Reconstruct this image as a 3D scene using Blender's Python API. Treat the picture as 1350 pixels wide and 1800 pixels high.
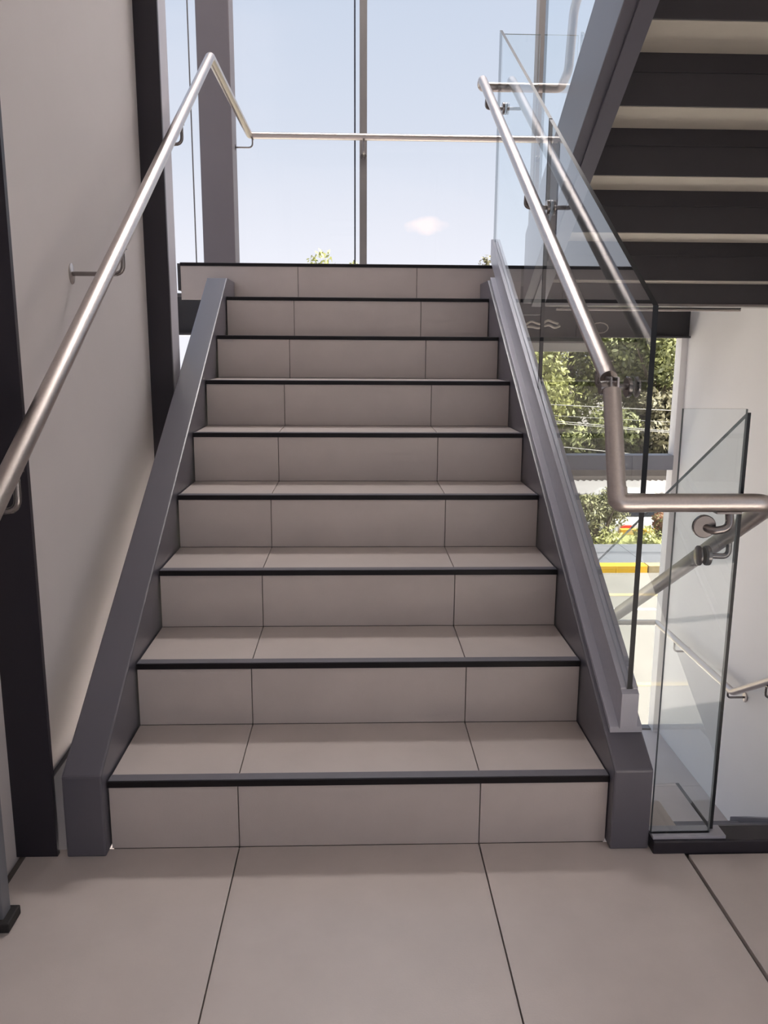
import bpy, bmesh, math, random
from mathutils import Vector, Matrix, noise
random.seed(7)
for o in list(bpy.data.objects): bpy.data.objects.remove(o, do_unlink=True)
S = bpy.context.scene
COL = S.collection

# ------------------------------------------------------------------ camera
FPX, PITCH, YAW, ROLL = 1447.6, 0.1972, 0.0347, 0.0060
CAM = Vector((-0.0119, -1.8642, 1.2247))
cd = bpy.data.cameras.new('camera'); cam = bpy.data.objects.new('camera', cd); COL.objects.link(cam)
F = Vector((math.sin(YAW)*math.cos(PITCH), math.cos(YAW)*math.cos(PITCH), -math.sin(PITCH)))
R0 = Vector((math.cos(YAW), -math.sin(YAW), 0)); U0 = R0.cross(F)
Rv = R0*math.cos(ROLL)+U0*math.sin(ROLL); Uv = -R0*math.sin(ROLL)+U0*math.cos(ROLL)
cam.matrix_world = Matrix(((Rv.x, Uv.x, -F.x, CAM.x), (Rv.y, Uv.y, -F.y, CAM.y), (Rv.z, Uv.z, -F.z, CAM.z), (0, 0, 0, 1)))
cd.sensor_fit = 'VERTICAL'; cd.sensor_height = 36.0; cd.sensor_width = 27.0
cd.lens = FPX/1800*36.0; cd.clip_start = 0.02; cd.clip_end = 500
S.camera = cam

# ------------------------------------------------------------------ node helpers
def new_mat(name):
    m = bpy.data.materials.new(name); m.use_nodes = True; m.node_tree.nodes.clear(); return m, m.node_tree
def nd(nt, typ, **kw):
    n = nt.nodes.new(typ)
    for k, v in kw.items():
        if k in n.inputs: n.inputs[k].default_value = v
        else: setattr(n, k, v)
    return n

# ------------------------------------------------------------------ world: pale summer sky with one small cloud
W = bpy.data.worlds.new('sky'); S.world = W; W.use_nodes = True
nt = W.node_tree; nt.nodes.clear(); L = nt.links.new
tc = nd(nt, 'ShaderNodeTexCoord'); sx = nd(nt, 'ShaderNodeSeparateXYZ'); L(tc.outputs['Generated'], sx.inputs[0])
rmp = nd(nt, 'ShaderNodeValToRGB'); L(sx.outputs['Z'], rmp.inputs[0])
cr = rmp.color_ramp
cr.elements[0].position = 0.0; cr.elements[0].color = (1.06, 1.05, 1.12, 1)
cr.elements[1].position = 1.0; cr.elements[1].color = (0.50, 0.64, 0.92, 1)
for pz, c in ((0.10, (0.99, 1.00, 1.09, 1)), (0.22, (0.80, 0.855, 0.98, 1)), (0.40, (0.67, 0.755, 0.915, 1))):
    e = cr.elements.new(pz); e.color = c
mp = nd(nt, 'ShaderNodeMapping'); mp.inputs['Scale'].default_value = (1.2, 1.2, 4.0); L(tc.outputs['Generated'], mp.inputs[0])
nz = nd(nt, 'ShaderNodeTexNoise', Scale=2.4, Detail=4.0); L(mp.outputs[0], nz.inputs['Vector'])
cl = nd(nt, 'ShaderNodeMapRange'); cl.inputs[1].default_value = .45; cl.inputs[2].default_value = .8; cl.inputs[4].default_value = .35
L(nz.outputs[0], cl.inputs[0])
mx = nd(nt, 'ShaderNodeMixRGB'); mx.inputs[2].default_value = (0.98, 0.96, 1.03, 1); L(cl.outputs[0], mx.inputs[0]); L(rmp.outputs[0], mx.inputs[1])
cdir = (F + Rv*(750-675)/FPX - Uv*(397-900)/FPX).normalized()
sub = nd(nt, 'ShaderNodeVectorMath', operation='SUBTRACT'); sub.inputs[1].default_value = cdir; L(tc.outputs['Generated'], sub.inputs[0])
mul = nd(nt, 'ShaderNodeVectorMath', operation='MULTIPLY'); mul.inputs[1].default_value = (46, 46, 105); L(sub.outputs[0], mul.inputs[0])
nz2 = nd(nt, 'ShaderNodeTexNoise', Scale=60.0, Detail=3.0); L(tc.outputs['Generated'], nz2.inputs['Vector'])
nsb = nd(nt, 'ShaderNodeVectorMath', operation='SUBTRACT'); nsb.inputs[1].default_value = (.5, .5, .5); L(nz2.outputs['Color'], nsb.inputs[0])
nad = nd(nt, 'ShaderNodeVectorMath', operation='ADD'); L(mul.outputs[0], nad.inputs[0]); L(nsb.outputs[0], nad.inputs[1])
ln = nd(nt, 'ShaderNodeVectorMath', operation='LENGTH'); L(nad.outputs[0], ln.inputs[0])
cm = nd(nt, 'ShaderNodeMapRange'); cm.inputs[1].default_value = 1.1; cm.inputs[2].default_value = .45; L(ln.outputs['Value'], cm.inputs[0])
mx2 = nd(nt, 'ShaderNodeMixRGB'); mx2.inputs[2].default_value = (1.25, 1.10, 1.10, 1); L(cm.outputs[0], mx2.inputs[0]); L(mx.outputs[0], mx2.inputs[1])
bg = nd(nt, 'ShaderNodeBackground', Strength=0.80); L(mx2.outputs[0], bg.inputs[0])
wo = nd(nt, 'ShaderNodeOutputWorld'); L(bg.outputs[0], wo.inputs[0])

# ------------------------------------------------------------------ sun (behind the building, over the roof)
sd = bpy.data.lights.new('sun', 'SUN'); sd.energy = 22.0; sd.angle = 0.01; sd.color = (1.0, 0.95, 0.86)
sun = bpy.data.objects.new('sun', sd); COL.objects.link(sun)
sun.rotation_euler = Vector((-0.62, 0.16, -0.90)).to_track_quat('-Z', 'Y').to_euler()
LAMP = .8            # strength of the hall's ceiling panels
FILL3 = 75.0          # strength of the added fill panels under the hall floor
FILL2 = 27.0          # strength of the added fill panels over the landing

S.view_settings.view_transform = 'Standard'; S.view_settings.look = 'None'
S.view_settings.exposure = 0.22; S.view_settings.gamma = 1.0; S.view_settings.use_curve_mapping = False

# ------------------------------------------------------------------ materials
def pbr(name, col, rough=.5, metal=0., var=.06, scale=8., bump=0., bscale=60., spec=.5, objvar=0., stretch=None, coat=0.):
    m, nt = new_mat(name); L = nt.links.new
    b = nd(nt, 'ShaderNodeBsdfPrincipled', Roughness=rough, Metallic=metal); b.inputs['Specular IOR Level'].default_value = spec
    b.inputs['Coat Weight'].default_value = coat
    o = nd(nt, 'ShaderNodeOutputMaterial'); L(b.outputs[0], o.inputs[0])
    tc = nd(nt, 'ShaderNodeTexCoord'); src = tc.outputs['Object']
    if stretch:
        mp = nd(nt, 'ShaderNodeMapping'); mp.inputs['Scale'].default_value = stretch; L(src, mp.inputs[0]); src = mp.outputs[0]
    n = nd(nt, 'ShaderNodeTexNoise', Scale=scale, Detail=5.0, Roughness=.6); L(src, n.inputs['Vector'])
    mr = nd(nt, 'ShaderNodeMapRange'); mr.inputs[1].default_value = .3; mr.inputs[2].default_value = .7
    mr.inputs[3].default_value = 1-var; mr.inputs[4].default_value = 1+var; L(n.outputs[0], mr.inputs[0])
    val = mr.outputs[0]
    if objvar:
        oi = nd(nt, 'ShaderNodeObjectInfo'); mo = nd(nt, 'ShaderNodeMapRange'); mo.inputs[3].default_value = 1-objvar; mo.inputs[4].default_value = 1+objvar
        L(oi.outputs['Random'], mo.inputs[0]); ml = nd(nt, 'ShaderNodeMath', operation='MULTIPLY'); L(val, ml.inputs[0]); L(mo.outputs[0], ml.inputs[1]); val = ml.outputs[0]
    sc = nd(nt, 'ShaderNodeVectorMath', operation='SCALE'); sc.inputs[0].default_value = col; L(val, sc.inputs['Scale']); L(sc.outputs[0], b.inputs['Base Color'])
    if bump:
        n2 = nd(nt, 'ShaderNodeTexNoise', Scale=bscale, Detail=4.0); L(src, n2.inputs['Vector'])
        bp = nd(nt, 'ShaderNodeBump', Strength=bump, Distance=.002); L(n2.outputs[0], bp.inputs['Height']); L(bp.outputs[0], b.inputs['Normal'])
    return m
def glass(name, tint, boost=1.0, ior=1.5):
    m, nt = new_mat(name); L = nt.links.new
    t = nd(nt, 'ShaderNodeBsdfTransparent'); t.inputs[0].default_value = (*tint, 1)
    g = nd(nt, 'ShaderNodeBsdfGlossy', Roughness=0.0); g.inputs[0].default_value = (.93, .97, 1, 1)
    fr = nd(nt, 'ShaderNodeFresnel', IOR=ior); mu = nd(nt, 'ShaderNodeMath', operation='MULTIPLY'); mu.inputs[1].default_value = boost; mu.use_clamp = True
    geo = nd(nt, 'ShaderNodeNewGeometry')
    inv = nd(nt, 'ShaderNodeMath', operation='SUBTRACT'); inv.inputs[0].default_value = 1.0; L(geo.outputs['Backfacing'], inv.inputs[1])
    mu2 = nd(nt, 'ShaderNodeMath', operation='MULTIPLY'); L(fr.outputs[0], mu.inputs[0]); L(mu.outputs[0], mu2.inputs[0]); L(inv.outputs[0], mu2.inputs[1])
    mi = nd(nt, 'ShaderNodeMixShader'); L(mu2.outputs[0], mi.inputs[0]); L(t.outputs[0], mi.inputs[1]); L(g.outputs[0], mi.inputs[2])
    o = nd(nt, 'ShaderNodeOutputMaterial'); L(mi.outputs[0], o.inputs[0]); return m
def emit(name, col, st):
    m, nt = new_mat(name); e = nd(nt, 'ShaderNodeEmission', Strength=st); e.inputs[0].default_value = (*col, 1)
    o = nd(nt, 'ShaderNodeOutputMaterial'); nt.links.new(e.outputs[0], o.inputs[0]); return m

M = {}
M['tile'] = pbr('porcelain_tile', (.56, .50, .475), .36, var=.05, scale=5, bump=.12, bscale=220, objvar=.025)
M['grout'] = pbr('dark_grout', (.16, .145, .135), .9)
M['stringer'] = pbr('slate_blue_paint', (.108, .104, .128), .32, var=.04, scale=3, bump=.04, bscale=150, spec=.8)
M['column'] = pbr('dark_violet_paint', (.022, .019, .027), .42, var=.06, scale=3)
M['column_grey'] = pbr('warm_grey_paint', (.16, .14, .15), .5, var=.04, scale=3)
M['column_lit'] = pbr('window_lit_lavender', (.55, .53, .58), .5, var=.03, scale=3)  # window light on the column's inner face, put into the paint
M['nosing'] = pbr('black_anodised_nosing', (.009, .007, .009), .4, var=.08, scale=30, spec=.25)
M['strip'] = pbr('grey_nosing_top', (.15, .145, .17), .4, var=.05, scale=30)  # paler grey layer over the nosing's top face
M['shoe'] = pbr('grey_anodised_aluminium', (.42, .42, .475), .32, metal=.1, var=.05, scale=60, stretch=(40, 1, 1))
M['steel'] = pbr('brushed_stainless', (.56, .51, .485), .34, metal=1., var=.06, scale=14, bump=.05, bscale=120, stretch=(14, 1, 14))
M['steel_dark'] = pbr('dark_stainless', (.26, .24, .235), .25, metal=1., var=.06, scale=14)
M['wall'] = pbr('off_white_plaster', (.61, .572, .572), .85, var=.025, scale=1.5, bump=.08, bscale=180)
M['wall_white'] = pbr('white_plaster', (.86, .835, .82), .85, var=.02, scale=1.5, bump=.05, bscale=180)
M['frame'] = pbr('window_frame_grey', (.20, .185, .18), .45, var=.04)
M['frame_blue'] = pbr('transom_blue_grey', (.30, .31, .35), .45, var=.04)
M['dark_strip'] = pbr('blue_black_strip', (.03, .03, .055), .5)
M['beam'] = pbr('charcoal_beam_paint', (.045, .042, .048), .5, var=.06, scale=3)
M['pan'] = pbr('black_riser_plate', (.030, .027, .032), .55, var=.08, scale=4)
M['board'] = pbr('beige_tread_board', (.50, .46, .40), .8, var=.06, scale=4)
M['soffit'] = pbr('grey_soffit', (.25, .235, .22), .8, var=.05, scale=3)
M['jamb'] = pbr('grey_door_frame', (.17, .175, .195), .45, var=.04)
M['rubber'] = pbr('black_rubber', (.02, .018, .018), .7)
M['pale_band'] = pbr('reflection_pale', (.75, .73, .66), .9, var=.03, scale=40)
M['cable'] = pbr('pale_cable', (.62, .56, .48), .5)
M['glass'] = glass('guard_glass', (.965, .982, .985), 1.3)
M['wglass'] = glass('window_glass', (.975, .98, .985), .35)
M['glass_edge'] = pbr('glass_edge_dark_green', (.008, .010, .014), .35, var=.05, spec=.35)
M['glass_line'] = pbr('glass_edge_grey_green', (.20, .24, .25), .15, var=.05, spec=.7)
# outside
M['road'] = pbr('asphalt', (.14, .128, .111), .9, var=.10, scale=1.2, bump=.3, bscale=60)
M['bounce_ground'] = pbr('pale_bounce_concrete', (.62, .58, .53), .9, var=.05, scale=1.5)  # unseen ground made pale to bounce light into the lower storey
M['walk'] = pbr('concrete_walk', (.095, .097, .106), .9, var=.06, scale=1.5)
M['yellow'] = pbr('yellow_road_paint', (.50, .28, .01), .7, var=.10, scale=5)
M['yellow_pale'] = pbr('worn_yellow_paint', (.30, .23, .12), .8, var=.18, scale=8)
M['white_paint'] = pbr('white_road_paint', (.75, .74, .70), .8, var=.1, scale=8)
M['grass'] = pbr('dry_grass', (.20, .20, .07), .95, var=.35, scale=6, bump=.8, bscale=20)
M['bark'] = pbr('bark', (.13, .10, .075), .95, var=.3, scale=6)
M['shed_wall'] = pbr('brown_shed_wall', (.10, .085, .075), .9, var=.12, scale=1.5)
M['shed_roof'] = pbr('white_corrugated_sheet', (.36, .34, .325), .6, var=.05, scale=2)
M['sign'] = pbr('pale_sign', (.72, .74, .78), .6)
M['car_white'] = pbr('white_car_paint', (.72, .72, .73), .22, var=.02, coat=.6)
M['car_silver'] = pbr('silver_car_paint', (.55, .54, .53), .25, var=.02, coat=.6)
M['car_glass'] = pbr('dark_car_glass', (.02, .022, .026), .06, var=.02, spec=.8)
M['tyre'] = pbr('tyre_rubber', (.015, .015, .015), .8)
M['red'] = pbr('red_lamp_lens', (.75, .05, .03), .25)
M['bin'] = pbr('dark_green_plastic', (.03, .04, .035), .6)
M['wire'] = pbr('sunlit_wire', (.26, .25, .23), .6)
def leafmat(name, col, col2):
    m, nt = new_mat(name); L = nt.links.new
    b = nd(nt, 'ShaderNodeBsdfPrincipled', Roughness=.6); tr = nd(nt, 'ShaderNodeBsdfTranslucent')
    g = nd(nt, 'ShaderNodeNewGeometry'); r = nd(nt, 'ShaderNodeValToRGB'); r.color_ramp.elements[0].color = (*col, 1); r.color_ramp.elements[1].color = (*col2, 1)
    L(g.outputs['Random Per Island'], r.inputs[0]); L(r.outputs[0], b.inputs['Base Color']); L(r.outputs[0], tr.inputs[0])
    mi = nd(nt, 'ShaderNodeMixShader', Fac=.35); L(b.outputs[0], mi.inputs[1]); L(tr.outputs[0], mi.inputs[2])
    o = nd(nt, 'ShaderNodeOutputMaterial'); L(mi.outputs[0], o.inputs[0]); return m
M['leaf_dark'] = leafmat('leaf_olive', (.13, .14, .07), (.36, .37, .16))
M['leaf_light'] = leafmat('leaf_yellow_green', (.20, .21, .08), (.50, .50, .20))
M['leaf_dry'] = leafmat('leaf_dusty', (.12, .105, .065), (.22, .205, .115))
M['leaf_red'] = leafmat('leaf_reddish', (.30, .08, .05), (.22, .24, .10))
M['leaf_bush'] = leafmat('leaf_bush', (.14, .14, .08), (.36, .35, .18))
M['fill_top'] = emit('stairwell_fill_panel', (1.0, .93, .90), FILL2)
M['fill_low'] = emit('ground_fill_panel', (1.0, .93, .88), FILL3)
M['lamp'] = emit('lamp_diffuser', (1.0, .92, .84), LAMP)

# ------------------------------------------------------------------ mesh helpers
def link(name, bm, mat, parent=None, mats=None, smooth=False):
    me = bpy.data.meshes.new(name); bmesh.ops.recalc_face_normals(bm, faces=bm.faces[:]); bm.to_mesh(me); bm.free()
    for m in (mats or [mat]): me.materials.append(M[m])
    if smooth:
        for p in me.polygons: p.use_smooth = True
        me.set_sharp_from_angle(angle=math.radians(38))
    o = bpy.data.objects.new(name, me); COL.objects.link(o)
    if parent: o.parent = parent
    return o
def box(bm, x0, x1, y0, y1, z0, z1, bev=0.):
    n0 = len(bm.verts)
    vs = [bm.verts.new((x, y, z)) for x in (x0, x1) for y in (y0, y1) for z in (z0, z1)]
    fs = [bm.faces.new([vs[i] for i in f]) for f in ((0, 1, 3, 2), (4, 6, 7, 5), (0, 4, 5, 1), (2, 3, 7, 6), (0, 2, 6, 4), (1, 5, 7, 3))]
    if bev:
        es = list({e for f in fs for e in f.edges})
        bmesh.ops.bevel(bm, geom=es, offset=bev, segments=2, affect='EDGES', profile=.6)
    return bm
def B(*a, bev=0.):
    return box(bmesh.new(), *a, bev=bev)
def prism(pts, x0, x1, bev=0.):
    """extrude a (y,z) outline along X"""
    bm = bmesh.new(); a = [bm.verts.new((x0, y, z)) for y, z in pts]; b = [bm.verts.new((x1, y, z)) for y, z in pts]; n = len(pts)
    fs = [bm.faces.new(a), bm.faces.new(b[::-1])] + [bm.faces.new((a[i], b[i], b[(i+1) % n], a[(i+1) % n])) for i in range(n)]
    if bev:
        bmesh.ops.bevel(bm, geom=bm.edges[:], offset=bev, segments=2, affect='EDGES', profile=.6)
    return bm
def tube(bm, pts, r, seg=14, caps=True):
    pts = [Vector(p) for p in pts]; rings = []; up = None
    for i, p in enumerate(pts):
        t = (pts[min(i+1, len(pts)-1)]-pts[max(i-1, 0)]).normalized()
        if up is None:
            up = t.cross(Vector((0, 0, 1)) if abs(t.z) < .9 else Vector((1, 0, 0))).normalized()
        up = (up - t*up.dot(t)).normalized(); w = t.cross(up)
        rr = r if not isinstance(r, (list, tuple)) else r[i]
        if 0 < i < len(pts)-1:
            c = (pts[i]-pts[i-1]).normalized().dot((pts[i+1]-pts[i]).normalized())
        rings.append([bm.verts.new(p + up*rr*math.cos(2*math.pi*k/seg) + w*rr*math.sin(2*math.pi*k/seg)) for k in range(seg)])
    for a, b in zip(rings, rings[1:]):
        for k in range(seg): bm.faces.new((a[k], a[(k+1) % seg], b[(k+1) % seg], b[k]))
    if caps: bm.faces.new(rings[0]); bm.faces.new(rings[-1][::-1])
    return bm
def fillet(pts, rad, n=5):
    pts = [Vector(p) for p in pts]; out = [pts[0]]
    for a, p, b in zip(pts, pts[1:], pts[2:]):
        u = (a-p); v = (b-p); d = min(rad, u.length*.48, v.length*.48); u.normalize(); v.normalize()
        p0 = p+u*d; p2 = p+v*d
        for k in range(n+1):
            t = k/n; out.append(p0*(1-t)**2 + p*2*t*(1-t) + p2*t*t)
    return out+[pts[-1]]
def disc(bm, c, axis, r, th, seg=20):
    c = Vector(c); ax = Vector(axis).normalized()
    return tube(bm, [c, c+ax*th*.15, c+ax*th*.85, c+ax*th], [r*.93, r, r, r*.93], seg)
def tag(o, label=None, cat=None, group=None, kind=None):
    if label: o['label'] = label
    if cat: o['category'] = cat
    if group: o['group'] = group
    if kind: o['kind'] = kind
    return o
def empty(name, loc=(0, 0, 0)):
    o = bpy.data.objects.new(name, None); COL.objects.link(o); o.location = loc; o.empty_display_size = .1
    return o
def glue(child, parent):
    child.parent = parent; child.matrix_parent_inverse = Matrix.Translation(-parent.location)
    return child
def part(name, bm, mat, root, label=None, smooth=False, mats=None):
    o = link(name, bm, mat, None, mats=mats, smooth=smooth)
    o.parent = root
    r = root
    off = Vector()
    while r: off += r.location; r = r.parent
    o.location = -off            # mesh stays in world coordinates
    if label: o['label'] = label
    return o
def struct(name, bm, mat, label=None, cat=None):
    o = link(name, bm, mat); return tag(o, label, cat, kind='structure')

# ------------------------------------------------------------------ dimensions
H, T = .1817, .3064
SL = H/T
ZL = 9*H                 # half landing
YL = 8*T
XW0, XW1 = -.84, 2.29    # side walls
YG = 3.95                # glass line of the street facade
ZC, ZR, ZG = 2.95, 5.4, -3.3

# ================================================================== SHELL
fl = struct('floor', B(-4, XW0+.0, -6, -.02, -.25, -.012), 'grout')
def floor_slab():
    bm = bmesh.new()
    box(bm, XW0-.12, .83, -6, .0, -.25, -.012)
    box(bm, .72, .83, .0, .19, -.25, -.012)
    box(bm, .83, XW1, -6, -.055, -.25, -.012)
    return bm
bpy.data.objects.remove(fl, do_unlink=True)
fl = struct('floor', floor_slab(), 'grout', 'large format greige porcelain tile floor before the stairs', 'floor')
g = .0016
def floor_tile(x0, x1, y0, y1):
    o = link('tile', B(x0+g, x1-g, y0+g, y1-g, -.014, 0, bev=.0012), 'tile', fl); return o
xs = [XW0+.02, -.303, .297, .802, 1.402, XW1]
ys = [-.0, -1.2, -2.4, -3.6, -4.8, -6]
for i in range(5):
    for j in range(5):
        if i == 2 and j == 0: floor_tile(xs[i], xs[i+1], -1.2, -.0)
        elif i >= 3 and j == 0: floor_tile(xs[i]+.006, xs[i+1], -1.2, -.058)
        else: floor_tile(xs[i]+(.006 if i == 3 else 0), xs[i+1]-(.002 if i == 2 else 0), ys[j+1], ys[j])
floor_tile(.722, .828, .0, .188)

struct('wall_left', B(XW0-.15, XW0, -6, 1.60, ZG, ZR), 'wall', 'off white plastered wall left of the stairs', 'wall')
WY0, WY1, WZ0, WZ1 = -2.9, -1.12, .10, 2.60
def right_wall():
    bm = bmesh.new()
    box(bm, XW1, XW1+.15, -6, WY0, ZG, ZR); box(bm, XW1, XW1+.15, WY1, YG+.02, ZG, ZR)
    box(bm, XW1, XW1+.15, WY0, WY1, ZG, WZ0); box(bm, XW1, XW1+.15, WY0, WY1, WZ1, ZR)
    return bm
struct('wall_right', right_wall(), 'wall_white', 'white plastered wall right of the descending flight', 'wall')
def back_wall():
    bm = bmesh.new()
    box(bm, XW0-.15, XW1+.15, -6.15, -6, ZG, .0); box(bm, XW0-.15, XW1+.15, -6.15, -6, 2.6, ZR)
    box(bm, XW0-.15, XW0+.1, -6.15, -6, 0, 2.6); box(bm, XW1-.1, XW1+.15, -6.15, -6, 0, 2.6)
    return bm
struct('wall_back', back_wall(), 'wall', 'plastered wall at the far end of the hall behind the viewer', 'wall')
struct('ceiling', B(XW0-.15, XW1+.15, -6.15, -.30, ZC, 3.26), 'wall_white', 'white ceiling of the hall below the next storey', 'ceiling')
struct('roof_slab', B(-1.5, XW1+.15, -6.15, 4.3, ZR, ZR+.25), 'wall_white', 'white roof slab over the stairwell', 'ceiling')
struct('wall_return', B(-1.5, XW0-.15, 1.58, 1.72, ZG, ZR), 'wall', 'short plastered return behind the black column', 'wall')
bs = struct('baseboard_left', B(XW0, XW0+.014, .002, 1.52, -.30, .085, bev=.002), 'column', 'dark baseboard along the left wall', 'baseboard')

# added side window right of the viewer, lets extra daylight into the hall
w6 = tag(empty('fill_window_6', (XW1, -2.2, WZ0)), 'added unseen side window lighting the hall from the right', 'window', kind='structure')
for y in (WY0+.025, (WY0+WY1)/2, WY1-.025): part('mullion', B(XW1+.04, XW1+.11, y-.025, y+.025, WZ0, WZ1), 'frame', w6)
part('pane', B(XW1+.07, XW1+.08, WY0+.02, WY1-.02, WZ0, WZ1), 'wglass', w6)
# added glazing behind the viewer, daylight fill for the hall
w4 = tag(empty('fill_window_4', (.7, -6.1, 0)), 'added unseen glazed front filling the hall with daylight', 'window', kind='structure')
for x in (-.74, .0, .72, 1.44, 2.14):
    part('mullion', B(x-.025, x+.025, -6.12, -6.02, 0, 2.6, bev=.003), 'frame', w4)
part('pane', B(-.72, 2.12, -6.085, -6.075, .02, 2.58), 'wglass', w4)

# ================================================================== FLIGHT 1 (the stairs in front)
NX0, NX1 = -.6184, .6184
JL, JR = -.303, .297
st = tag(empty('staircase', (0, 0, 0)), 'tiled staircase with black nosings climbing to the window landing', 'stairs')
th = .010
def riser_row(i, root, x0=NX0, x1=NX1, y=None, z0=None):
    y = (i-1)*T if y is None else y; z0 = (i-1)*H if z0 is None else z0
    for a, b in ((x0, JL), (JL, JR), (JR, x1)):
        part('riser_tile', B(a+.0012, b-.0012, y, y+th, z0+.0005, z0+H-.0155, bev=.0008), 'tile', root)
def nosing(y, z, x0, x1, root, sgn=1):
    # L profile, 16 mm deep lip in front, 30 mm on the tread; sgn=+1 climbs towards +Y
    pts = [(y-.004*sgn, z-.0155), (y-.004*sgn, z-.001), (y-.003*sgn, z), (y+.030*sgn, z), (y+.030*sgn, z-.004), (y+.006*sgn, z-.004), (y+.006*sgn, z-.0155)]
    n = part('nosing', prism(pts, x0, x1), 'nosing', root)
    a, b = sorted((y+.0005*sgn, y+.030*sgn))
    part('top_strip', B(x0+.001, x1-.001, a, b, z, z+.0012), 'strip', n)
    return n
for i in range(1, 9):
    riser_row(i, st)
    nosing((i-1)*T, i*H, NX0, NX1, st)
    for a, b in ((NX0, JL), (JL, JR), (JR, NX1)):
        part('tread_tile', B(a+.0012, b-.0012, (i-1)*T+.0305, i*T-.0005, i*H-.012, i*H-.0005, bev=.0008), 'tile', st)
def sawtooth(y0, z0, n, x0, x1, d=.05, s=1, zoff=.012):
    # one folded steel plate carrying the tiles
    top = []; bot = []
    for i in range(n):
        top += [(y0+s*(i*T+th), z0+i*H-zoff), (y0+s*(i*T+th), z0+(i+1)*H-zoff)]
        bot += [(y0+s*(i*T+th+d), z0+i*H-zoff-d), (y0+s*(i*T+th+d), z0+(i+1)*H-zoff-d)]
    top.append((y0+s*(n*T), z0+n*H-zoff)); bot.append((y0+s*n*T, z0+n*H-zoff-d))
    return prism(top+bot[::-1], x0, x1)
part('step_plate', sawtooth(0, 0, 8, NX0+.002, NX1-.002), 'grout', st)
def stringer_outline(dy=0):
    zt = lambda y: .2332+SL*(y)
    return [(-.034, 0), (-.034, .213), (2.21, 1.5435), (YL-.004, 1.5435), (YL-.004, 1.5435-.30), (2.21, 1.5435-.345), (.196, 0)]
for x0, x1 in ((-.717, -.622), (.620, .717)):
    part('stringer', prism(stringer_outline(), x0, x1, bev=.005), 'stringer', st, 'slate blue painted steel stringer')

# ================================================================== HALF LANDING
ld = tag(empty('stair_landing', (.7, 3.2, ZL)), 'half landing with tiled fascia at the top of the stairs below the windows', 'landing')
def hole(*a): return B(*a)
part('slab', B(-.885, XW1, YL+.012, YG-.07, ZL-.10, ZL-.012), 'soffit', ld)
for a, b in ((-.891, JL), (JL, JR), (JR, .83)):
    part('riser_tile', B(a+.0012, b-.0012, YL, YL+th, ZL-H+.002, ZL-.0155, bev=.0008), 'tile', ld)
nosing(YL, ZL, -.891, .95, ld)
for a, b in ((-.885, JL), (JL, JR), (JR, .9), (.9, 1.5), (1.5, XW1)):
    for c, d in ((YL+.031, 3.1), (3.1, YG-.075)):
        part('floor_tile', B(a+.0012, b-.0012, c+.001, d-.001, ZL-.012, ZL, bev=.0008), 'tile', ld)
part('edge_plate', B(-.905, -.891, YL-.002, YG-.07, ZL-.135, ZL-.004), 'beam', ld)
part('edge_beam', B(-.72, .95, YL+.012, YL+.16, ZL-.24, ZL-.10), 'beam', ld)
part('edge_beam', B(.95, XW1, YL-.01, YL+.16, 1.452, ZL-.082), 'beam', ld)
part('beam_flange', B(.95, XW1, YL-.03, YL+.10, 1.440, 1.452), 'steel_dark', ld, 'pale lower flange of the landing beam')
part('side_beam', B(-.890, -.78, YL+.012, YG-.10, 1.485, 1.534), 'board', ld, 'tan beam under the left edge of the landing')
part('slab', B(.93, XW1, 2.294, YL, ZL-.082, ZL-.012), 'board', ld)

# ================================================================== FLIGHT 2 (upper, climbs towards the viewer) and FLIGHT 0 (descending copy)
YU = 2.294; UX0, UX1 = .925, 2.20
def make_upper(yoff, zoff, label, cut=-.12):
    root = tag(empty('staircase', (1.5, YU+yoff, ZL+zoff)), label, 'stairs')
    y0 = YU+yoff; z0 = ZL+zoff
    for i in range(9):
        y = y0-i*T; z = z0+i*H
        part('riser_plate', B(UX0, UX1, y-.010, y, z-.078, z+H-.014), 'pan', root)
        part('lap_strip', B(UX0, UX1, y-.016, y-.010, z+.035, z+.041), 'pan', root)
        if i < 8:
            part('tread_board', B(UX0, UX1, y-T, y-.0105, z+H-.080, z+H-.013), 'board', root)
            part('tread_tile', B(UX0, UX1, y-T+.001, y-.031, z+H-.012, z+H), 'tile', root)
        if i < 8 or zoff == 0: nosing(y, z+H, UX0, UX1, root, -1)
    b = lambda y: ZL-.082+zoff+(y0-y)*SL
    for x0, x1 in ((.83, .925), (2.20, 2.289)):
        ya, yb = y0+.10, y0-8*T+cut
        pts = [(ya, b(ya)-.05), (ya, b(ya)+.29), (yb, b(yb)+.29), (yb, b(yb)-.05)]
        part('stringer', prism(pts, x0, x1, bev=.005), 'stringer', root, 'slate blue painted steel stringer')
        xm = x0+.045 if x0 < 1 else x0
        pts = [(ya, b(ya)-.064), (ya, b(ya)-.051), (yb, b(yb)-.051), (yb, b(yb)-.064)]
        part('bottom_plate', prism(pts, xm, x1+(.012 if x0 < 1 else 0)), 'stringer', root)
    return root
make_upper(0, 0, 'upper flight seen from below with dark riser plates and beige tread undersides')
make_upper(.10, -2*ZL, 'lower flight descending behind the glass toward the street window', .46)
struct('floor_above', B(.80, XW1, -.30, YU-8*T-.012, ZC, 2*ZL-.0), 'wall_white', 'edge of the next storey floor at the head of the upper flight', 'floor')

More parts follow.
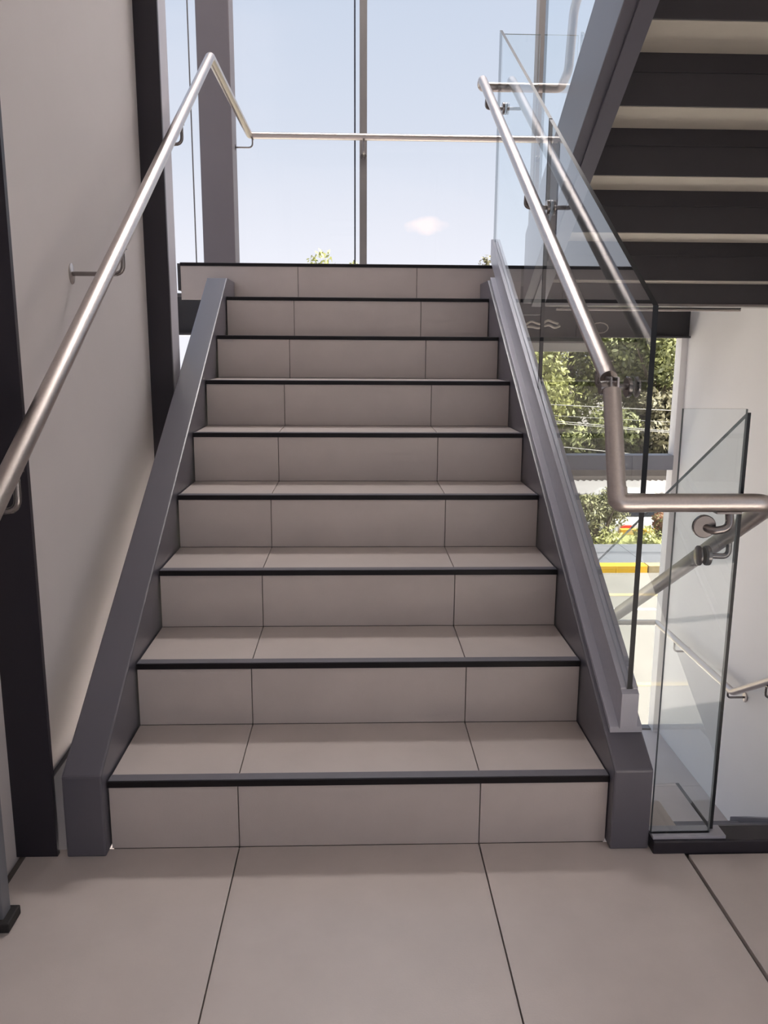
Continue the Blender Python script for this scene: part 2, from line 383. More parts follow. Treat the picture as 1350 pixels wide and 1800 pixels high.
# lower landing
l2 = tag(empty('stair_landing', (.7, 3.2, -ZL)), 'lower tiled landing at the street window below the hall floor', 'landing')
part('slab', B(-.885, XW1, YL-.02, YG-.11, -ZL-.2, -ZL-.012), 'soffit', l2)
for a, b in ((-.885, JL), (JL, JR), (JR, .9), (.9, 1.5), (1.5, XW1)):
    for c, d in ((YL-.018, 3.1), (3.1, YG-.025)):
        part('floor_tile', B(a+.001, b-.001, c+.001, d-.001, -ZL-.012, -ZL, bev=.0008), 'tile', l2)

# dark kerb along the floor edge
kb = tag(empty('floor_edge_kerb', (1.2, -.05, 0)), 'dark steel kerb along the floor edge under the small glass screen', 'kerb')
part('kerb_body', B(.722, XW1, -.056, .012, -.004, .034, bev=.004), 'column', kb)
part('edge_plate', B(.83, XW1, -.050, -.012, -.25, -.004), 'column', kb)
part('glass_shoe', B(.722, .905, -.048, .0, .034, .042, bev=.001), 'shoe', kb, 'grey aluminium glass shoe')

# ================================================================== COLUMNS, JAMB
c1 = tag(empty('steel_column', (XW0, 1.6, 0)), 'black steel column beside the left wall halfway up the stairs', 'column')
part('front_flange', B(-1.0, -.75, 1.53, 1.548, ZG, ZR), 'column', c1)
part('column_body', B(-1.0, -.752, 1.548, 1.69, ZG, ZR), 'column_lit', c1, 'inner face with window light painted as pale lavender')
c2 = tag(empty('steel_column', (-.85, 0, 0)), 'dark steel column at the foot of the stairs on the left edge', 'column')
part('front_flange', B(-.98, -.741, -.030, -.017+.002, 0, ZC), 'column', c2)
part('web', B(-.98, -.842, -.015, .0, 0, ZC), 'column', c2)
c3 = tag(empty('steel_column', (-.88, 3.78, ZL)), 'warm grey square column standing on the landing at the window corner', 'column')
part('shaft', B(-.985, -.782, 3.66, 3.86, ZL, ZR, bev=.006), 'column_grey', c3)
part('base_plate', B(-.99, -.765, 3.64, 3.87, ZL, ZL+.012), 'column', c3)
jb = tag(empty('door_frame', (-.79, -.26, 0)), 'grey metal door frame jamb at the left edge of the photograph', 'frame')
part('jamb', B(-.825, -.765, -.285, -.245, .02, 2.2, bev=.003), 'jamb', jb)
part('stop_strip', B(-.84, -.825, -.30, -.23, .0, 2.2), 'jamb', jb)
part('foot', B(-.815, -.748, -.30, -.235, .0, .022, bev=.004), 'rubber', jb, 'black rubber foot')
struct('baseboard_front', B(XW0+.0, XW0+.016, -6, -.31, 0, .09, bev=.002), 'jamb', 'grey baseboard in front of the door frame', 'baseboard')

# ================================================================== WINDOWS
def curtain(name, label, z0, z1, rails):
    w = tag(empty(name, (.6, YG, z0)), label, 'window', kind='structure')
    mx = [-1.36, .038, 1.188, 2.27]
    for x in mx:
        part('mullion', B(x-.024, x+.024 if x < 2 else XW1, YG-.06, YG+.045, z0, z1, bev=.002), 'frame' if x < 2 else 'wall_white', w)
        if x == mx[0]:
            part('glass_joint', B(-1.090, -1.082, YG+.005, YG+.012, z0, z1), 'frame', w)
        if x == mx[1]:
            part('dark_strip', B(x-.060, x-.050, YG+.055, YG+.075, z0, z1), 'dark_strip', w)  # narrow dark upright strip outside the pane beside the mullion
    for a, b in zip(mx, mx[1:]):
        zz = [z0]+rails+[z1]
        for c, d in zip(zz, zz[1:]):
            part('pane', B(a+.020, b-.020, YG+.012, YG+.022, c+.02, d-.02), 'wglass', w)
        for r in rails:
            part('transom', B(a+.024, b-.024, YG-.07, YG+.045, r-.052, r+.052, bev=.002), 'frame_blue', w)
        part('sill_rail', B(a+.024, b-.024, YG-.02, YG+.045, z0, z0+.022), 'frame', w)
    return w
curtain('window_1', 'tall upper window wall showing the pale blue sky', ZL-.08, ZR, [4.6])
curtain('window_2', 'lower window wall looking out on the trees and the street', -ZL-.012, 1.31, [.432])
# spandrel beam between the storeys
sp = tag(empty('spandrel_beam', (.7, YG, 1.31)), 'charcoal beam behind the landing at the head of the lower window', 'beam')
part('web', B(-1.38, XW1, YG-.066, YG+.03, 1.312, ZL-.085), 'beam', sp)
part('bottom_flange', B(-1.38, XW1-.02, YG-.15, YG+.03, 1.300, 1.312), 'beam', sp)
sp2 = tag(empty('spandrel_beam', (.7, YG, -1.9)), 'charcoal beam under the lower landing at the facade', 'beam')
part('web', B(-1.38, XW1, YG-.02, YG+.05, -2.1, -ZL-.014), 'beam', sp2)
part('bottom_flange', B(-1.38, XW1, YG-.10, YG+.05, -2.112, -2.1), 'beam', sp2)
# side window on the left of the landing
w3 = tag(empty('window_3', (-1.33, 2.8, ZG)), 'narrow side window left of the landing between the two columns', 'window', kind='structure')
for y in (1.75, 3.93):
    part('mullion', B(-1.39, -1.31, y-.022, y+.022, ZG, ZR, bev=.002), 'frame', w3)
for c, d in ((ZG, 1.35), (1.60, ZR)):
    part('pane', B(-1.355, -1.345, 1.77, 3.91, c, d), 'wglass', w3)
part('spandrel', B(-1.37, -1.33, 1.77, 3.91, 1.35, 1.60), 'beam', w3)

# ================================================================== GLASS GUARDS
def pane_yz(root, x, t, pts, name='pane', edge='glass_edge', clear=(), line=()):
    """glass pane in the YZ plane, outline pts (y,z); big faces glass, rim dark edge"""
    bm = bmesh.new(); a = [bm.verts.new((x-t/2, y, z)) for y, z in pts]; b = [bm.verts.new((x+t/2, y, z)) for y, z in pts]; n = len(pts)
    f0 = bm.faces.new(a); f1 = bm.faces.new(b[::-1])
    for i in range(n):
        f = bm.faces.new((a[i], b[i], b[(i+1) % n], a[(i+1) % n])); f.material_index = 0 if i in clear else 2 if i in line else 1
    return part(name, bm, None, root, mats=['glass', edge, 'glass_line'])
def pane_xz(root, y, t, x0, x1, z0, z1):
    bm = B(x0, x1, y-t/2, y+t/2, z0, z1)
    for f in bm.faces:
        f.normal_update()
        f.material_index = 0 if abs(f.normal.y) > .5 else 1
    return part('pane', bm, None, root, mats=['glass', 'glass_line'])
zs = lambda y: .2332+SL*y               # top of the stringers
GX = .677
g1 = tag(empty('glass_guard', (GX, 0, 0)), 'frameless glass guard on the right stringer of the stairs', 'guard rail')
YF = .062
def sloped(y0, y1, o0, o1, x0, x1, bev=0.):
    return prism([(y0, zs(y0)+o0), (y0, zs(y0)+o1), (y1, zs(y1)+o1), (y1, zs(y1)+o0)], x0, x1, bev=bev)
part('base_plate', sloped(YF-.004, 2.205, .0005, .016, .632, .715, .001), 'shoe', g1)
part('shoe_channel', sloped(YF, 2.36, .016, .118, .655, .668), 'shoe', g1, 'grey aluminium glass shoe')
part('shoe_channel', sloped(YF, 2.36, .016, .118, .686, .698), 'shoe', g1)
part('shoe_end', prism([(YF-.012, zs(YF)+.012), (YF-.012, zs(YF)+.106), (YF, zs(YF)+.114), (YF, zs(YF)+.012)], .655, .698), 'shoe', g1)
part('shoe_gasket', sloped(YF+.001, 2.35, .09, .110, .6682, .6858), 'shoe', g1)
gt = lambda y: 1.313+SL*(y-.045)
for a, b in ((YF, 1.232), (1.240, 2.385)):
    pane_yz(g1, GX, .013, [(a, zs(a)+.1), (a, gt(a)), (b, gt(b)), (b, zs(b)+.1)])

g2 = tag(empty('glass_guard', (.875, 0, 0)), 'glass guard with sloping top along the descending flight', 'guard rail')
d0 = lambda y: 1.085-SL*(y+.0)
dn = lambda y: -.03-SL*(y)
pane_yz(g2, .877, .010, [(-.022, .045), (-.022, d0(0)), (2.30, d0(2.30)), (2.30, dn(2.3)+.20), (.20, .045)], clear=(2,), line=(1,))
g3 = tag(empty('glass_screen', (.78, -.03, .04)), 'small upright glass screen closing the gap beside the stringer', 'guard rail')
pane_xz(g3, -.030, .010, .722, .868, .042, 1.094)
g5 = tag(empty('glass_screen', (.78, 2.40, ZL)), 'upright glass screen on the landing at the top end of the guard', 'guard rail')
pane_xz(g5, 2.402, .010, .690, .868, ZL-.08, 2.69)
g4 = tag(empty('glass_guard', (.877, 2, ZL)), 'glass guard of the upper flight rising beside the window mullion', 'guard rail')
ub = lambda y: ZL-.082+(YU-y)*SL
part('base_plate', prism([(YU+.05, ub(YU+.05)+.2905), (YU+.05, ub(YU+.05)+.35), (-.1, ub(-.1)+.35), (-.1, ub(-.1)+.2905)], .855, .90), 'shoe', g4)
for a, b in ((YU+.02, 1.20), (1.19, 0.0)):
    pane_yz(g4, .877, .013, [(a, ub(a)+.35), (a, ub(a)+1.36), (b, ub(b)+1.36), (b, ub(b)+.35)])

# ================================================================== HANDRAILS
RR = .0212
def rail(name, label, pts, rad=.05, mat='steel', r=RR):
    root = tag(empty(name, pts[0]), label, 'handrail')
    part('tube', tube(bmesh.new(), fillet(pts, rad), r, 18), mat, root, smooth=True)
    return root
def bracket(root, rp, wall, ax, drop=.075, rod=.0065, dr=.026, dth=.008, oval=False):
    """rod from wall plate to underside of the rail; rp rail centre, wall: plate centre offset along ax"""
    rp = Vector(rp); ax = Vector(ax)
    lo = rp+Vector((0, 0, -drop)); d = lo+ax*wall
    br = part('bracket', tube(bmesh.new(), fillet([rp+Vector((0, 0, -RR*.8)), lo, d], .028, 6), rod, 10), 'steel_dark', root, smooth=True)
    bm = disc(bmesh.new(), d, -ax, dr, dth)
    if oval: bmesh.ops.scale(bm, vec=(1, .95, 1.15), space=Matrix.Translation(-d), verts=bm.verts)
    part('wall_plate', bm, 'steel' if oval else 'steel_dark', br, smooth=True)
    sd_ = part('saddle', B(rp.x-.006, rp.x+.006, rp.y-.028, rp.y+.028, rp.z-RR-.003, rp.z-RR+.004), 'steel_dark', br)
    return br
# left wall rail: slope, landing run, window run
XL = -.690
SLR = .607
zr = lambda y: 1.431+SLR*(y-.50)
yc = 2.345; zc = zr(yc)
h1 = rail('handrail', 'stainless handrail on the left wall turning along the landing window',
          [(XL, -1.3, zr(-1.3)), (XL, yc, zc), (XL, 3.80, zc), (1.31, 3.80, zc)], .022)
bracket(h1, (XL, .655, zr(.655)), -.147, (1, 0, 0), drop=.095, oval=True)
bracket(h1, (XL, 1.60, zr(1.60)), -.060, (1, 0, 0), drop=.10, oval=True, dr=.02)
bracket(h1, (XL, -.215, zr(-.215)), -.147, (1, 0, 0), drop=.10, rod=.0075, oval=True)
bracket(h1, (XL+.018, 3.795, zc), -.110, (1, 0, 0), drop=.075, rod=.005, dr=.02)
bracket(h1, (.04, 3.80, zc), .088, (0, 1, 0), drop=.10, dr=.02)
bracket(h1, (1.188, 3.80, zc), .088, (0, 1, 0), drop=.10, dr=.02)

# right rail on the glass: upper turn, slope, drop, run across, descending rail
XRR = .600
zq = lambda y: 1.146+.5855*(y-.12)
yt = 2.425
h2 = tag(empty('handrail', (XRR, .12, 1.146)), 'stainless handrail on the glass guard with a drop at its foot and continuing downstairs', 'handrail')
part('tube', tube(bmesh.new(), fillet([(XRR, .135, zq(.135)), (XRR, yt, zq(yt)), (XRR-.004, yt+.012, 2.466), (.985, yt+.012, 2.466), (.985, yt-.13, 2.50), (.985, 2.24, 2.74), (.985, .2, 2.74+2.04*SL)], .03), RR, 18), 'steel', h2, smooth=True)
part('tube', tube(bmesh.new(), fillet([(.594, .085, 1.128), (.580, -.050, .883)], .03), RR, 18), 'steel', h2, smooth=True)
part('elbow', tube(bmesh.new(), fillet([(.5815, -.036, .915), (.580, -.052, .883), (.640, -.052, .883)], .03, 8), RR+.0012, 18), 'steel', h2, smooth=True)
part('tube', tube(bmesh.new(), fillet([(.615, -.052, .883), (.938, -.052, .883), (.938, 2.36, .883-2.40*SL), (.938, 2.47, .883-2.46*SL)], .05, 8), RR, 18), 'steel', h2, smooth=True)
kn = part('knuckle', disc(bmesh.new(), (XRR-.030, .105, 1.133), (1, 0, 0), .017, .046), 'steel_dark', h2, smooth=True)
part('fork_plate', B(XRR-.013, XRR-.007, .080, .135, 1.105, 1.160, bev=.003), 'steel_dark', kn)
part('fork_plate', B(XRR+.004, XRR+.010, .080, .135, 1.105, 1.160, bev=.003), 'steel', kn)
def gbracket(y, z, rx=XRR, gx=.6705, s=1):
    zb = z-.052
    br = part('bracket', tube(bmesh.new(), fillet([(rx-.012*s, y, z-RR*.6), (rx-.014*s, y, zb), (gx-.006*s, y, zb)], .022, 6), .0075, 12), 'steel_dark', h2, smooth=True)
    part('wall_plate', disc(bmesh.new(), (gx, y, zb), (-s, 0, 0), .026, .011), 'steel_dark', br, smooth=True)
    part('back_plate', disc(bmesh.new(), (gx+.0135*s, y, zb), (s, 0, 0), .026, .006), 'steel_dark', br, smooth=True)
for y in (.185, 1.176, 2.185): gbracket(y, zq(y))
for y in (2.06, 1.2): gbracket(y, 2.74+(2.24-y)*SL, .985, .8835, -1)
# bracket under the run across, on the small glass screen
br = part('bracket', tube(bmesh.new(), fillet([(.838, -.052, .864), (.838, -.062, .826), (.800, -.058, .818), (.787, -.036, .826)], .02, 6), .0095, 14), 'steel_dark', h2, smooth=True)
part('saddle', B(.805, .862, -.064, -.040, .859, .8635), 'steel_dark', br)
part('wall_plate', disc(bmesh.new(), (.787, -.0355, .826), (0, -1, 0), .027, .011), 'steel_dark', br, smooth=True)
# bracket of the descending rail
zdn = lambda y: .883-(y+.052)*SL
for y in (.16, 1.2, 2.1):
    z = zdn(y); br = part('bracket', tube(bmesh.new(), fillet([(.944, y, z-.012), (.946, y, z-.055), (.892, y, z-.052)], .022, 6), .0075, 12), 'steel_dark', h2, smooth=True)
    part('wall_plate', disc(bmesh.new(), (.8835, y, z-.052), (1, 0, 0), .026, .011), 'steel_dark', br, smooth=True)
    part('back_plate', disc(bmesh.new(), (.8705, y, z-.052), (-1, 0, 0), .026, .006), 'steel_dark', br, smooth=True)

# rail on the right wall of the lower flight
zv = -ZL+.905
h3 = rail('handrail', 'pale stainless handrail on the right wall of the lower landing',
          [(2.18, .3, zv+2.26*.60), (2.18, 2.56, zv), (2.18, 3.80, zv), (1.0, 3.80, zv)], .025)
for y, z in ((2.20, zv+.36*.6), (1.2, zv+1.36*.6)): bracket(h3, (2.18, y, z), .108, (1, 0, 0), drop=.09, rod=.0065, oval=True)
bracket(h3, (2.18, 2.62, zv), .108, (1, 0, 0), drop=.06, oval=True)
bracket(h3, (2.18, 3.45, zv), .108, (1, 0, 0), drop=.09, oval=True)
bracket(h3, (1.188, 3.80, zv), .088, (0, 1, 0), drop=.09, dr=.02)

# ================================================================== FITTINGS UNDER THE LANDING
lb = tag(empty('linear_lamp', (1.65, 2.95, 1.5)), 'slim unlit linear lamp bar hanging under the landing', 'lamp')
part('housing', B(1.14, 2.20, 2.93, 2.98, 1.452, 1.535, bev=.003), 'beam', lb)
part('diffuser', B(1.14, 2.20, 2.932, 2.978, 1.440, 1.4515, bev=.002), 'steel', lb, 'pale diffuser strip')
bl = tag(empty('reflection_band', (1.3, YG-.1, 1.28)), 'pale glass reflection built as solid bands at the head of the lower window', 'reflection')  # reflection in the window glass modelled as solid pale bands
part('upper_band', B(1.02, 1.62, YG-.125, YG-.072, 1.262, 1.299, bev=.004), 'soffit', bl)
part('pale_band', B(1.03, 1.61, YG-.10, YG-.098, 1.215, 1.262), 'pale_band', bl)
part('band_edge', B(1.03, 1.61, YG-.106, YG-.092, 1.203, 1.215, bev=.002), 'pale_band', bl)
cb = tag(empty('cable_bundle', (1.05, 3.0, 1.4)), 'loose pale cables under the landing beside the glass guard', 'cable')
for k, (dz, dx) in enumerate(((0, 0), (-.022, .01))):
    pts = [(.92+dx+.03*i, 2.74, 1.352+dz+.014*math.sin(i*1.9+k)+.008*i*(1 if i < 3 else .4)) for i in range(7)]
    part('cable', tube(bmesh.new(), fillet(pts, .02), .006, 8), 'cable', cb, smooth=True)
cb2 = tag(empty('cable_loop', (1.7, 3.86, 1.36)), 'thin cable loop hanging at the head of the lower window', 'cable')
part('cable', tube(bmesh.new(), [(1.66+.06*math.cos(a*.5), 3.872-.0, 1.365+.035*math.sin(a*.5)) for a in range(-3, 11)], .004, 8), 'cable', cb2, smooth=True)

# added fill panels high over the landing, strengthening the light from the window side
for x, lab in ((-.15, 'added unseen fill panel high over the left of the landing'), (1.25, 'added unseen fill panel high over the right of the landing')):
    sl = tag(empty('linear_lamp', (x, 3.35, ZR)), lab, 'lamp', 'added stairwell fill panels')
    part('housing', B(x-.62, x+.62, 3.08, 3.62, ZR-.05, ZR, bev=.004), 'wall_white', sl)
    part('diffuser', B(x-.60, x+.60, 3.10, 3.60, ZR-.062, ZR-.0505), 'fill_top', sl)
# added fill panels under the hall floor, out of view, brightening the lower walls
for x, lab in ((.1, 'added unseen fill panel below the hall on the left'), (1.5, 'added unseen fill panel below the hall on the right')):
    sl = tag(empty('ceiling_lamp', (x, -1.0, -.25)), lab, 'lamp', 'added ground storey fill panels')
    part('housing', B(x-.62, x+.62, -1.32, -.68, -.29, -.25, bev=.004), 'wall_white', sl)
    part('diffuser', B(x-.60, x+.60, -1.30, -.70, -.30, -.2905), 'fill_low', sl)
# hall ceiling lamps behind the viewer
for k, (x, y, lab) in enumerate(((-.1, -2.4, 'ceiling panel lamp above the viewer on the left'), (1.3, -2.4, 'ceiling panel lamp above the viewer on the right'),
        (-.1, -3.9, 'ceiling panel lamp behind the viewer on the left'), (1.3, -3.9, 'ceiling panel lamp behind the viewer on the right'))):
    cl_ = tag(empty('ceiling_lamp', (x, y, ZC)), lab, 'lamp', 'hall ceiling lamps')
    bm = bmesh.new()
    for a in ((-.32, -.30, -.32, .32), (.30, .32, -.32, .32), (-.30, .30, -.32, -.30), (-.30, .30, .30, .32)): box(bm, x+a[0], x+a[1], y+a[2], y+a[3], ZC-.03, ZC)
    part('frame', bm, 'frame', cl_)
    part('diffuser', B(x-.30, x+.30, y-.30, y+.30, ZC-.018, ZC-.008), 'lamp', cl_)

# ================================================================== OUTSIDE
struct('forecourt', B(-40, 60, 4.3, 7.1, ZG-.3, ZG+.01), 'bounce_ground', 'added pale concrete ground bouncing sunlight through the lower window', 'ground')  # added out of view as a reflector for sunlight from below
struct('street', B(-40, 60, 7.1, 14.35, ZG-.3, ZG), 'road', 'sunlit asphalt street below the window', 'street')
ZK = -4.00
struct('ground', B(-80, 100, 16.3, 17.95, ZK-.3, ZG+.02), 'grass', 'dry grass verge beyond the street', 'ground')
struct('parking_lot', B(-80, 100, 17.95, 140, ZK-.3, ZK), 'road', 'lower asphalt parking lot beyond the verge', 'ground')
struct('ground_floor', B(-4, XW1+.15, -6.15, 4.3, ZG-.3, ZG), 'bounce_ground', 'ground storey floor under the stairs', 'floor')
kx = [-30+2.4*i for i in range(34)]
kr = tag(empty('street_kerb', (5, 14.5, ZG)), 'yellow painted street kerb in front of the sidewalk', 'kerb')
for a in kx: part('kerb_stone', B(a+.01, a+2.39, 14.35, 14.62, ZG-.2, ZG+.15, bev=.015), 'yellow' if a < 5.6 else 'yellow_pale', kr)
sw = tag(empty('sidewalk', (5, 15.6, ZG)), 'grey concrete sidewalk beyond the street', 'sidewalk')
for a in kx: part('slab', B(a+.006, a+2.394, 14.62, 16.3, ZG-.2, ZG+.14), 'walk', sw)
tag(link('road_marking', B(-30, 50, 12.75, 12.9, ZG-.002, ZG+.004), 'yellow_pale'), 'faded yellow line on the asphalt nearest the kerb', 'road marking')
tag(link('road_marking', B(-30, 50, 8.6, 8.72, ZG-.002, ZG+.004), 'yellow_pale'), 'faded yellow line on the asphalt nearest the window', 'road marking')
for k, (a, lab) in enumerate(((1.5, 'white lane dash on the street hidden behind the stringer'), (4.4, 'white lane dash on the street beside the lower end of the glass shoe'), (6.5, 'white lane dash on the street nearest the white wall'))):
    tag(link('lane_dash', B(a, a+.9, 11.9, 12.0, ZG-.002, ZG+.004), 'white_paint'), lab, 'road marking', 'white lane dashes')

def leaves(blobs, n, size, rnd, flat=.6):
    bm = bmesh.new()
    tot = sum(b[3]**2 for b in blobs)
    for (x, y, z, r) in blobs:
        for _ in range(int(n*r*r/tot)):
            d = Vector((rnd.gauss(0, 1), rnd.gauss(0, 1), rnd.gauss(0, 1))).normalized()
            rr = r*(rnd.random()**.35); c = Vector((x, y, z))+d*rr*(1+.18*noise.noise(d*3+Vector((x, y, z))))
            u = Vector((rnd.gauss(0, 1), rnd.gauss(0, 1), rnd.gauss(0, 1))).normalized(); v = u.cross(d)
            if v.length < .05: continue
            v.normalize(); s = size*rnd.uniform(.6, 1.3)
            bm.faces.new([bm.verts.new(q) for q in (c-u*s, c+v*s*.45, c+u*s, c-v*s*.45)])
    return bm
def tree(label, x, y, top, r, mat, seed, name='tree', n=5200, size=.16, base=ZK, group='trees across the street', low=.25):
    rnd = random.Random(seed); root = tag(empty(name, (x, y, base)), label, 'tree', group)
    hh = top-base; tr = [(x, y, base-.1), (x+.1, y, base+hh*.25), (x-.1, y+.1, base+hh*.5), (x, y, base+hh*.75)]
    part('trunk', tube(bmesh.new(), tr, [r*.075, r*.06, r*.045, r*.02], 8), 'bark', root, smooth=True)
    bm = bmesh.new()
    for k in range(6):
        a = k*1.05+rnd.random(); z = base+hh*rnd.uniform(.3, .55)
        tube(bm, [(x, y, z), (x+math.cos(a)*r*.35, y+math.sin(a)*r*.35, z+hh*.15), (x+math.cos(a)*r*.65, y+math.sin(a)*r*.65, z+hh*.26)], [r*.035, r*.022, r*.008], 6)
    part('branches', bm, 'bark', root, smooth=True)
    bl = []
    for k in range(16):
        a = rnd.uniform(0, 6.28); q = rnd.uniform(.1, .75)*r; z = base+hh*rnd.uniform(low+.1, .86)
        bl.append((x+math.cos(a)*q, y+math.sin(a)*q, z, r*rnd.uniform(.28, .44)))
    bl.append((x, y, top-r*.3, r*.3))
    f = part('foliage', leaves(bl, n, size, rnd), mat, root); return root
for k, (x, y, top, r, m, lab) in enumerate((
        (6.6, 29.5, 3.3, 3.2, 'leaf_light', 'yellow green leafy tree left of the glass edge across the street'),
        (11.6, 30, 3.6, 2.9, 'leaf_dark', 'olive leafy tree behind the tall dark glass edge'),
        (16.3, 30.5, 3.4, 2.9, 'leaf_light', 'yellow green tree nearest the white wall across the street'),
        (10, 36.5, 4.1, 3.6, 'leaf_dark', 'tall olive tree at the back of the row'),
        (1.2, 29, 3.5, 3.0, 'leaf_dark', 'olive tree hidden mostly by the stair stringer'),
        (17.5, 37, 3.8, 3.4, 'leaf_dark', 'olive tree at the far right of the row'),
        (-1.5, 34, 5.25, 2.0, 'leaf_light', 'distant pale tree crown rising above the landing left of the mullion'),
        (-.05, 35, 4.85, 1.3, 'leaf_light', 'low distant tree tip beside the pale crown above the landing'),
        (6.6, 41, 5.8, 1.5, 'leaf_dry', 'distant dusty tree tip above the landing at the guard end'),
        (13.6, 41, 6.6, 2.3, 'leaf_dry', 'dusty tree top seen through the glass guard above the landing'),
        (5.2, 27.0, -.3, 1.9, 'leaf_dark', 'low olive tree over the shed beside the stringer'),
        (7.1, 33.5, 1.6, 2.6, 'leaf_dry', 'dusty tree between the yellow green crowns'),
        (14.0, 34.5, 2.4, 2.9, 'leaf_dark', 'olive tree behind the tree nearest the white wall'),
        (11.2, 27.3, -.2, 1.7, 'leaf_dry', 'low dusty tree right of the tall glass edge'),
        (13.4, 27.5, -.6, 1.9, 'leaf_dry', 'low dusty tree in front of the row'),
        (8.9, 27.6, -.9, 1.7, 'leaf_dark', 'low dark tree above the brown shed'),
)):
    tree(lab, x, y, top, r, m, 20+k, n=11000 if top < 4.5 else 2600, size=.13 if top < 4.5 else .13)
def bush(label, x, y, w, hgt, seed, n=5000, mat='leaf_bush'):
    rnd = random.Random(seed); root = tag(empty('bush', (x, y, ZG)), label, 'bush', 'bushes on the verge')
    bm = bmesh.new()
    for k in range(9):
        a = rnd.uniform(0, 6.28); tube(bm, [(x+.1*math.cos(a), y+.1*math.sin(a), ZG), (x+w*.2*math.cos(a), y+w*.2*math.sin(a), ZG+hgt*.4), (x+w*.38*math.cos(a), y+w*.38*math.sin(a), ZG+hgt*.75)], [.035, .025, .01], 6)
    part('stems', bm, 'bark', root, smooth=True)
    bl = [(x+rnd.uniform(-.5, .5)*w*.6, y+rnd.uniform(-.4, .4)*w*.6, ZG+hgt*rnd.uniform(.42, .78), w*rnd.uniform(.2, .3)) for k in range(14)]
    part('foliage', leaves(bl, n, .05, rnd), mat, root)
bush('large twiggy bush on the verge between the stringer and the handrail drop', 5.8, 17.15, 1.25, 1.32, 3, 5200)
bush('small reddish bush on the verge right of the tall glass edge', 7.36, 17.2, .6, .75, 4, 1500, 'leaf_red')
bush('low bush on the verge behind the stringer', 3.9, 17.1, 1.2, 1.2, 5, 4000)
gr = leaves([(5+.9*i, 16.75+.25*(i % 2), ZG+.03, .42) for i in range(-4, 7)], 7000, .06, random.Random(9))
o = link('ground_cover', gr, 'leaf_light'); tag(o, 'low bright ground cover along the sidewalk edge', 'plants', kind='stuff')

def car(label, x, y, rz, paint, name='car'):
    root = tag(empty(name, (x, y, ZK)), label, 'car'); root.rotation_euler = (0, 0, rz)
    def cp(n, bm, m, par=None, smooth=False): return link(n, bm, m, par or root, smooth=smooth)
    prof = [(-2.1, .32), (-2.15, .62), (-2.05, .92), (-1.75, 1.00), (-1.35, 1.42), (.35, 1.45), (1.05, 1.00), (1.95, .86), (2.12, .62), (2.08, .32)]
    bm = bmesh.new(); rows = []
    for xx, s in ((-.84, .97), (-.70, 1.0), (.70, 1.0), (.84, .97)):
        rows.append([bm.verts.new((xx*(1 if z < 1.02 else .82), yy*s, .32+(z-.32)*(1 if abs(xx) < .8 else .97))) for yy, z in prof])
    for a, b in zip(rows, rows[1:]):
        for k in range(len(prof)): bm.faces.new((a[k], a[(k+1) % len(prof)], b[(k+1) % len(prof)], b[k]))
    bm.faces.new(rows[0]); bm.faces.new(rows[-1][::-1])
    cp('body', bm, paint, smooth=True)
    bm = bmesh.new(); vs = [bm.verts.new(q) for q in ((-.62, -1.73, 1.06), (.62, -1.73, 1.06), (.56, -1.43, 1.37), (-.56, -1.43, 1.37))]; bm.faces.new(vs)
    bmesh.ops.solidify(bm, geom=bm.faces[:], thickness=.02); cp('rear_window', bm, 'car_glass')
    bm = bmesh.new(); vs = [bm.verts.new(q) for q in ((-.62, 1.0, 1.06), (.62, 1.0, 1.06), (.56, .45, 1.42), (-.56, .45, 1.42))]; bm.faces.new(vs)
    bmesh.ops.solidify(bm, geom=bm.faces[:], thickness=.02); cp('windscreen', bm, 'car_glass')
    for s in (-1, 1):
        bm = bmesh.new(); vs = [bm.verts.new((s*q[0], q[1], q[2])) for q in ((.795, -1.3, 1.06), (.795, .75, 1.06), (.70, .3, 1.36), (.70, -1.1, 1.36))]; bm.faces.new(vs)
        bmesh.ops.solidify(bm, geom=bm.faces[:], thickness=.02); cp('side_window', bm, 'car_glass')
        cp('tail_light', B(s*.52, s*.80, -2.16, -2.08, .72, .90, bev=.015) if s > 0 else B(-.80, -.52, -2.16, -2.08, .72, .90, bev=.015), 'red')
        for yy in (-1.3, 1.3):
            bm = tube(bmesh.new(), [(s*.66, yy, .31), (s*.86, yy, .31)], .31, 20); w = cp('wheel', bm, 'tyre', smooth=True)
            cp('hub', tube(bmesh.new(), [(s*.855, yy, .31), (s*.868, yy, .31)], .19, 14), 'car_silver', w, smooth=True)
    cp('bumper', B(-.80, .80, -2.2, -2.08, .36, .56, bev=.03), paint, smooth=True)
    cp('number_plate', B(-.22, .22, -2.215, -2.19, .60, .70), 'white_paint')
    return root
car('silver car with red tail lights parked behind the bushes', 7.4, 20.17, 0, 'car_silver')
car('white car half hidden by the stringer', 4.95, 20.17, 0.0, 'car_white')
tag(link('parking_block', B(6.5, 7.6, 17.72, 17.86, ZG+.02, ZG+.17, bev=.02), 'yellow'), 'bright yellow kerb block in front of the silver car', 'kerb')
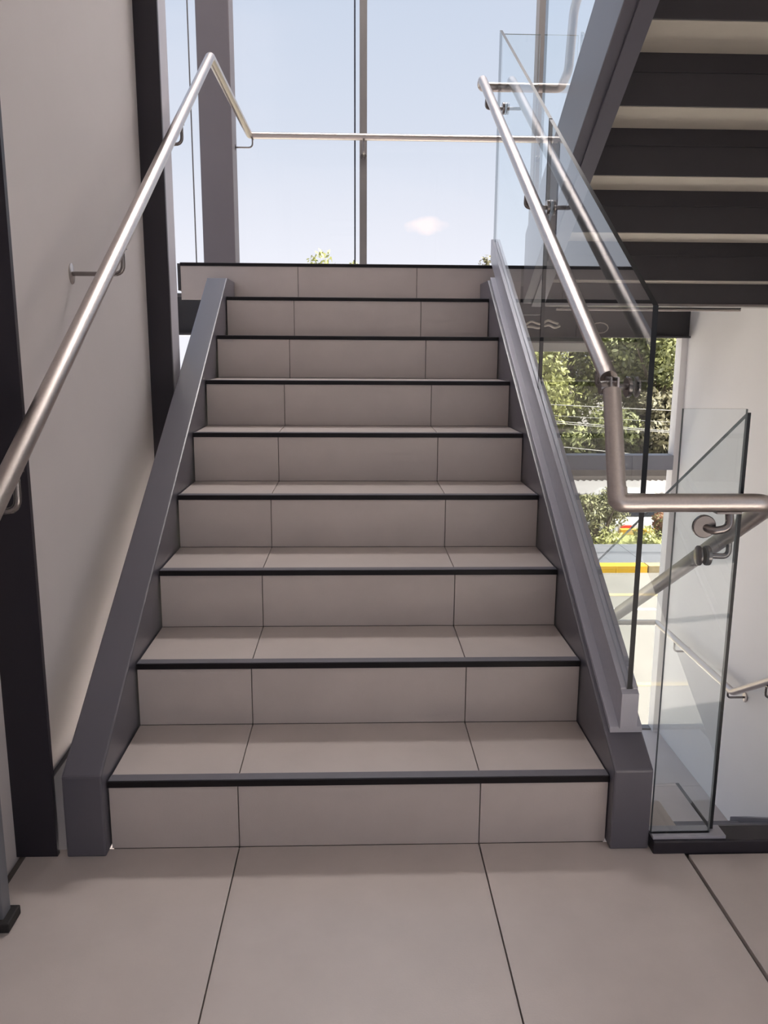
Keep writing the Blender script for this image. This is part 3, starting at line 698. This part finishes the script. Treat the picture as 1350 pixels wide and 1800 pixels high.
bn = tag(empty('waste_bin', (7.85, 17.5, ZG)), 'small dark bin on the verge beside the white wall corner', 'bin')
part('body', B(7.66, 8.04, 17.3, 17.7, ZG+.02, ZG+.36, bev=.02), 'bin', bn)
part('lid', B(7.63, 8.07, 17.27, 17.73, ZG+.36, ZG+.42, bev=.015), 'bin', bn)
# shed with white corrugated roof
sh = tag(empty('shed', (7, 24, ZG)), 'long brown shed with a white corrugated roof behind the parked cars', 'building')
part('wall', B(2, 16, 24.9, 25.2, ZK, -2.35), 'shed_wall', sh)
bm = bmesh.new(); n = 140; rows = []
for yy, zz in ((21.25, -2.84), (24.8, -3.06)):
    rows.append([(bm.verts.new((2+14*i/n, yy, zz+.035*math.cos(i*math.pi))), bm.verts.new((2+14*i/n, yy, zz-.04+.035*math.cos(i*math.pi)))) for i in range(n+1)])
for i in range(n):
    a, b, c, d = rows[0][i], rows[0][i+1], rows[1][i+1], rows[1][i]
    bm.faces.new((a[0], b[0], c[0], d[0])); bm.faces.new((a[1], d[1], c[1], b[1])); bm.faces.new((a[0], a[1], b[1], b[0])); bm.faces.new((d[0], c[0], c[1], d[1]))
part('corrugated_roof', bm, 'shed_roof', sh)
for xx in (2.4, 5.2, 11.2, 14.4): part('post', B(xx-.05, xx+.05, 23.4, 23.5, ZK, -3.02), 'bark', sh)
part('coping', B(1.9, 16.1, 24.8, 25.25, -2.35, -2.30), 'bark', sh)
part('sign_board', B(7.6, 8.15, 24.86, 24.90, -2.63, -2.47), 'sign', sh)
# overhead wires
for k, (z0, s, lab) in enumerate(((.10, -.048, 'highest overhead wire'), (-.12, -.055, 'second highest thin overhead wire'), (-.225, -.088, 'upper strand of the twin overhead wires'), (-.265, -.084, 'lower strand of the twin overhead wires'), (-.74, -.10, 'lowest overhead wire'))):
    pts = [(x, 15.0, z0+s*(x-3.9)+.0012*(x-3.9)**2) for x in range(-16, 31, 2)]
    tag(link('overhead_wire', tube(bmesh.new(), pts, .005 if k == 1 else .009, 6), 'wire', smooth=True), lab+' crossing in front of the trees', 'wire')
